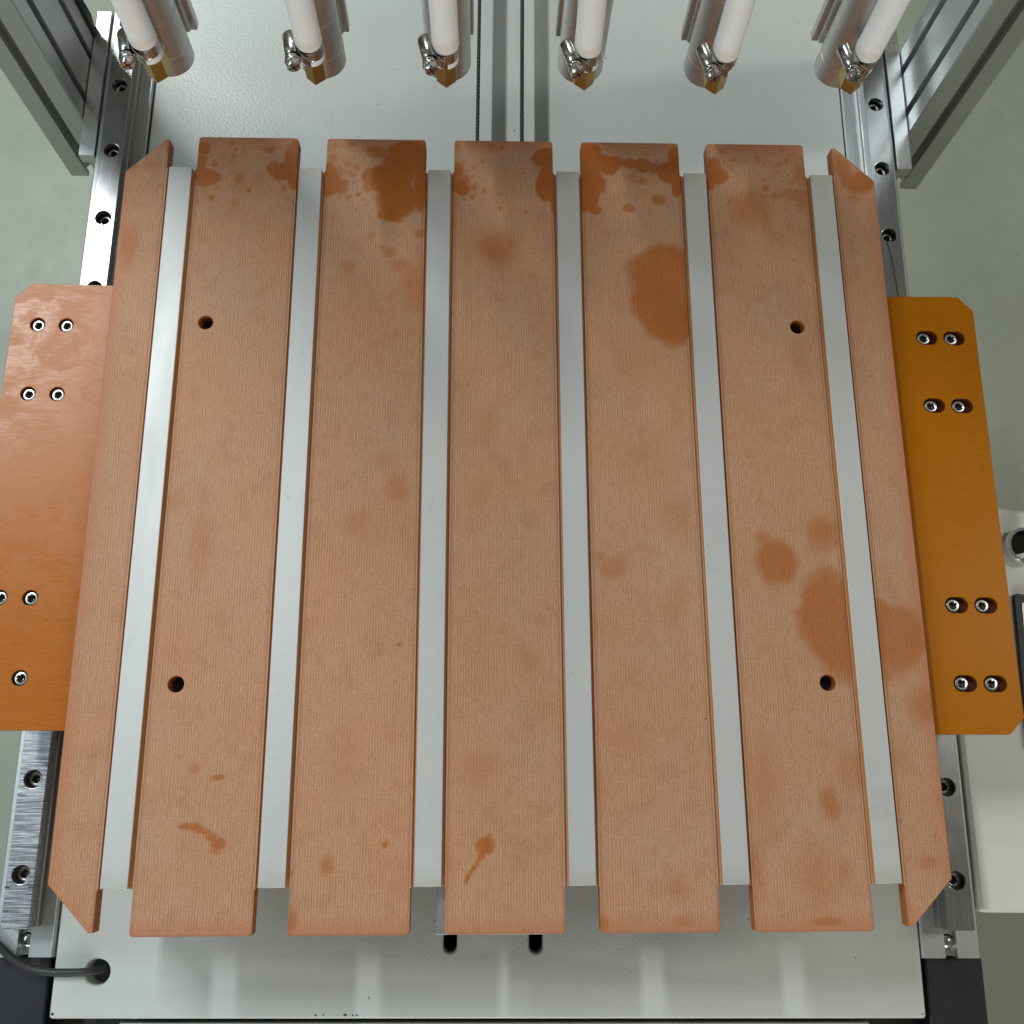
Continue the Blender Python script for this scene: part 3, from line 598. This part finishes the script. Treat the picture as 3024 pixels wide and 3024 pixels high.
# aluminium bracket under the middle of the board, its corner showing at the front
t = thing('under_bracket', 'bright aluminium bracket peeking from under the front of the middle rib', 'bracket', (0, -255, -88))
MB().prism([(-38.6, -267.8), (26, -267.4), (26, -200), (-22, -200), (-38.6, -243)], -16, -10.3, bev=.3).build('bracket_plate', M['bar'], t)
MB().prism(circle(-9.5, -264.2, 5.0, 24), -20, -16.1).build('bracket_boss', M['bar'], t)
MB().box(-8, 8, -262, -205, -88.2, -20.1, .5).build('bracket_stem', M['dark'], t)

# ---------------------------------------------------------------- dispensing nozzles
def nozzle():
    x, y, z = 0.0, 0.0, 0.0                 # local: tube axis at the origin, brass tip at z = 0
    t = thing('dispensing_nozzle', '-', 'nozzle', (0, 0, 0)); ORG[t.name] = (0, 0, 0)
    # turned barrel
    by = 28.5
    prof = [(15.0, -20.5), (15.5, -20.0), (15.5, -4.6), (15.15, -4.3), (15.15, -3.9), (15.5, -3.6), (15.5, 26.4), (15.2, 26.7), (15.2, 27.2), (15.5, 27.5), (15.5, 56), (15.3, 56.2), (15.3, 56.6), (15.5, 56.8), (15.5, 215)]
    MB().lathe(prof, (0, by, 0), n=48).build('barrel', M['barrel'], t)
    MB().box(-14.2, 14.2, by + 13, by + 19, -11, 260, .6).box(-17.2, 17.2, by + 19.1, by + 26, -16, 240, .6).box(-6, 6, by + 19.3, by + 25.8, 240.2, 498, .6).build('mounting_rail', M['barrel'], t)
    MB().box(-3, 3, by + 26.1, by + 28, -10, 239, .3).build('slide_strip', M['rail'], t)
    # brass fitting: hexagon on end
    hx = lambda r, z: [(r * math.sin(math.pi / 3 * k), 2.9 - 1.4 * r * math.cos(math.pi / 3 * k), z) for k in range(6)]
    br = MB().loft([hx(6.9, -.9), hx(7.35, -.5), hx(7.35, 16.3), hx(6.6, 17.0)]); br.lathe([(4.5, 17.0), (4.5, 24)], n=20)
    br.build('brass_fitting', M['brass'], t)
    MB().lathe([(3.6, 6.5), (5.2, 7.0), (5.2, 13.6)], (0, 0, 9), 'Y', 22).build('side_port', M['white'], t)
    # white hose, slightly bulged above the clamp
    pts = [(0, 0, 17.1), (0, 0, 18.2), (0, 0, 22.2), (0, 0, 23.0), (0, 0, 31), (0, -.2, 31.9), (0, -.3, 33.2), (0, -.2, 36), (0, 0, 38), (0, .1, 45), (0, .4, 60), (0, 1.5, 90), (0, 3.5, 130), (0, 5, 205)]
    rr = [7.3, 8.3, 8.4, 8.0, 8.0, 8.3, 8.75, 8.85, 8.7, 8.6, 8.6, 8.6, 8.6, 8.6]
    MB().tube(pts, rr, 30).build('hose', M['tube'], t)
    # worm drive hose clamp
    cl = MB().lathe([(8.15, 18.6), (8.75, 18.5), (8.75, 18.9), (8.62, 19.1), (8.62, 26.5), (8.75, 26.7), (8.75, 27.1), (8.15, 27.0)], n=48, cap0=False, cap1=False)
    a0 = math.radians(-140)
    for k in range(13):                       # pressed ribs of the band
        a = math.radians(-128 + k * 11.5); c, s = math.cos(a), math.sin(a); r0, r1 = 8.6, 8.85
        cl.add([(r0 * c - .36 * -s * q, r0 * s - .36 * c * q, z) for z in (20.4, 25.2) for q in (-1, 1)] + [(r1 * c + .3 * s * q, r1 * s - .3 * c * q, z) for z in (20.7, 24.9) for q in (-1, 1)], [(4, 5, 7, 6), (0, 1, 5, 4), (2, 6, 7, 3), (0, 4, 6, 2), (1, 3, 7, 5)])
    clamp = cl.build('hose_clamp', M['chrome'], t); ORG[clamp.name] = (0, 0, 0); clamp.location = (0, 0, 4.6 * S)
    hp = []                                   # housing: domed channel lying along Y beside the band
    for yy, k in ((9.4, .70), (8.8, .92), (7.6, 1), (-1.0, 1.0), (-6.4, 1.0), (-7.2, .92)):
        l = []
        for j in range(18):
            a = math.pi * (j / 17.0) ; l.append((-9.2 - 6.6 * k * math.sin(a) - .6, yy, 24.6 - 5.2 * k * math.cos(a)))
        l += [(-8.9, yy, 24.6 + 4.4 * k), (-8.6, yy, 24.6 - 4.4 * k)]
        hp.append(l)
    hs = MB().loft(hp); hs.lathe([(2.6, -9.6), (4.3, -9.2), (4.45, -8.5), (4.3, -7.6), (2.6, -7.2)], (-12.4, 0, 24.2), 'Y', 24)
    hs.build('worm_housing', M['chrome'], clamp)
    # slotted hexagon screw head
    sc = MB(); n = 36; A = [2 * math.pi * k / n for k in range(n)]
    Hx = lambda r, y_: [(-12.2 + min(hexr(a, r), r * .96) * math.cos(a), y_, 24.0 + min(hexr(a, r), r * .96) * math.sin(a)) for a in A]
    Cc = lambda r, y_: [(-12.2 + r * math.cos(a), y_, 24.0 + r * math.sin(a)) for a in A]
    sc.loft([Cc(2.6, -7.0), Cc(2.6, -9.9), Cc(5.0, -10.0), Cc(5.0, -10.7), Hx(4.9, -11.0), Hx(4.9, -14.4), Cc(4.0, -15.2), Cc(2.4, -15.3)])
    sc.build('clamp_screw', M['chrome'], clamp)
    sl = MB()
    for a in (.4, .4 + math.pi / 2):
        c, s = math.cos(a), math.sin(a); e = 3.3; hh = .55
        sl.add([(-12.2 + c * p * e - s * q * hh, yy, 24.0 + s * p * e + c * q * hh) for yy in (-14.6, -15.36) for p, q in ((-1, -1), (1, -1), (1, 1), (-1, 1))], [(0, 1, 2, 3), (7, 6, 5, 4), (0, 4, 5, 1), (1, 5, 6, 2), (2, 6, 7, 3), (3, 7, 4, 0)])
    sl.build('screw_slot', M['black'], clamp)
    tb = []                                   # free tail of the band, bent outwards
    for k in range(9):
        u = k / 8; a = math.radians(-158 + 62 * u); r = 9.0 + 3.2 * u ** 1.7
        c, s = math.cos(a), math.sin(a); zz = -1.2 * u; hh = 3.9 - (1.2 if k == 8 else 0)
        tb.append([((r + .35) * c, (r + .35) * s, 22.6 + zz + hh), ((r + .35) * c, (r + .35) * s, 22.6 + zz - hh), (r * c, r * s, 22.6 + zz - hh), (r * c, r * s, 22.6 + zz + hh)])
    MB().loft(tb).build('band_tail', M['chrome'], clamp)
    sl = MB()
    for u in (.74, .90):
        a = math.radians(-158 + 62 * u); r = 9.0 + 3.2 * u ** 1.7 + .42; c, s = math.cos(a), math.sin(a)
        sl.add([(r * c - q * s * .42 , r * s + q * c * .42, 22.6 - 1.2 * u + p * 2.2) for p in (-1, 1) for q in (-1, 1)] + [((r - .3) * c - q * s * .42, (r - .3) * s + q * c * .42, 22.6 - 1.2 * u + p * 2.2) for p in (-1, 1) for q in (-1, 1)], [(0, 1, 3, 2), (4, 6, 7, 5), (0, 4, 5, 1), (2, 3, 7, 6), (0, 2, 6, 4), (1, 5, 7, 3)])
    sl.build('tail_slot', M['black'], clamp)
    return t
def dup(o, parent=None):
    c = o.copy(); COL.objects.link(c)
    if parent: c.parent = parent
    for ch in o.children: dup(ch, c)
    return c
N0 = nozzle()
labels = ['leftmost nozzle, white hose and clamp in front of the left rail', 'second nozzle from the left, white hose on a brass fitting', 'nozzle just left of the two black belts, white hose and clamp',
          'nozzle just right of the two black belts, stray tape end on its clamp', 'second nozzle from the right, its hose leaning right', 'rightmost nozzle, white hose and clamp in front of the right rail']
for i, (x, y, z, rz) in enumerate(((-230.2, 267.8, 62, .20), (-126.9, 268.5, 62.6, .20), (-41.4, 268.6, 62.8, .26), (49.3, 268.9, 63.0, .36), (136.3, 268.0, 63, .32), (227.1, 270.2, 63.2, .30))):
    o = N0 if i == 0 else dup(N0)
    o.location = (x * S, y * S, z * S); o['label'] = labels[i]; o['group'] = 'nozzles hanging in a row behind the board'
    for ch in o.children:
        if ch.name.startswith('hose_clamp'): ch.rotation_euler = (0, 0, rz)
        if ch.name.startswith('brass_fitting'): ch.rotation_euler = (0, 0, (rz - .25) * .6)
        if ch.name.startswith('hose') and not ch.name.startswith('hose_clamp'): ch.rotation_euler = (random.uniform(-.006, .006), (0, -.004, .01, -.012, .012, .02)[i], random.uniform(0, 1))

t = thing('gantry_beam', 'aluminium cross beam above the frame that carries the nozzle row', 'beam', (CX, 345, 562))
MB().prism(extrusion(40, 40, [20], [20], 326.2, 562), XL - 32, XR + 32, axis='X').build('beam_profile', M['anod'], t)

# ---------------------------------------------------------------- cable into the deck
pts = [(-352, -255, -78), (-340, -269, -80), (-324.3, -283.5, -83.5), (-314.2, -292.2, -85.2), (-302.2, -298.1, -86), (-288.5, -300.0, -85.2), (-272.8, -300.0, -85.0), (-264.5, -299.6, -86.6), (-259.5, -299.3, -92), (-257.5, -299.2, -100), (-257.0, -299.2, -128)]
def smooth(p, n=6):
    p = [Vector(q) for q in p]; out = []
    for i in range(len(p) - 1):
        a, b, c, d = p[max(i - 1, 0)], p[i], p[i + 1], p[min(i + 2, len(p) - 1)]
        for k in range(n):
            u = k / n; out.append(.5 * ((2 * b) + (c - a) * u + (2 * a - 5 * b + 4 * c - d) * u * u + (3 * b - a - 3 * c + d) * u ** 3))
    return out + [p[-1]]
o = MB().tube(smooth(pts), 2.55, 16).build('power_cable', M['cable']); tag(o, 'black cable curving from the left edge into the round hole in the deck', 'cable')

# ---------------------------------------------------------------- control box on the right
t = thing('control_box', 'pale grey control box with dark screen and chrome ringed switch at the right edge', 'control box', (400, -120, -200))
MB().prism(fillet([(323.4, -262.6), (480, -263.6), (480, 2), (323.4, 30)], [3, 3, 3, 3], 4), -200, -85, bev=2.2).build('box_shell', M['box'], t)
MB().prism(fillet([(367.6, -156), (470, -158), (470, -62.5), (371.0, -44.6)], [4, 4, 4, 4], 4), -84.9, -81, bev=.8).build('screen_bezel', M['black'], t)
MB().prism(fillet([(372.4, -150.5), (464, -152), (464, -67.5), (376.2, -51.5)], [2, 2, 2, 2], 4), -80.9, -80.6).build('screen_glass', M['screen'], t)
c = (383.0, -10.2, 0)
sw = MB().lathe([(13.6, -84.9), (13.6, -77.5), (13.0, -76.4), (12.2, -76.2), (11.3, -76.6), (11.0, -78.5), (11.0, -84)], c, n=48, cap0=False, cap1=False).build('switch_ring', M['ring'], t)
MB().lathe([(10.9, -84.6), (10.9, -83.4), (10.4, -83.0)], c, n=40).build('switch_knob', M['matte'], t)
MB().prism([(373.2, -17.2), (374.4, -21.0), (392, -16.6), (391, -13.0)], -82.9, -80.8, bev=.2).build('switch_marker', M['white'], t)

# ---------------------------------------------------------------- small finds
o = MB().tube(smooth([(300.6, 232.4, -70.9), (302.2, 223.9, -70.6), (303.5, 212.1, -70.5), (304.1, 202.6, -70.4), (304.7, 194.2, -70.5), (304.9, 185.8, -70.8), (305.6, 172, -70.9)]), .22, 6).build('hair_strand', M['black'])
tag(o, 'thin dark hair lying along the right guide rail above the orange plate', 'hair')
n4 = [o for o in COL.objects if o.get('label', '').startswith('nozzle just right')][0]
mb = MB(); random.seed(3)
pp = [(8.7, -3.2, 29.5), (9.8, -3.6, 28.0), (9.3, -4.4, 26.4), (11.4, -4.6, 26.8), (12.6, -5.2, 27.8)]
for (x, y, z), (x2, y2, z2) in zip(pp[:-1], pp[1:]):
    wd = .7
    mb.add([(x, y - wd, z), (x, y + wd, z + .5), (x2, y2 + wd * .8, z2 + .5), (x2, y2 - wd * .8, z2), (x, y - wd, z - .25), (x, y + wd, z + .25), (x2, y2 + wd * .8, z2 + .25), (x2, y2 - wd * .8, z2 - .25)], [(0, 1, 2, 3), (7, 6, 5, 4), (0, 4, 5, 1), (1, 5, 6, 2), (2, 6, 7, 3), (3, 7, 4, 0)])
o = mb.build('tape_shred', M['white'], None, sharp=20); o.parent = n4
mk = MB(); 
for x, y, r in ((249.2, 85.6, .55), (124.0, -143.0, .55), (-250, 175, .4), (262, -60, .35)): mk.prism(circle(x, y, r, 8), -.05, .06)
o = mk.build('burn_speck', M['black'], None); o.parent = BOARD; o.location = (0, 0, 10 * S)
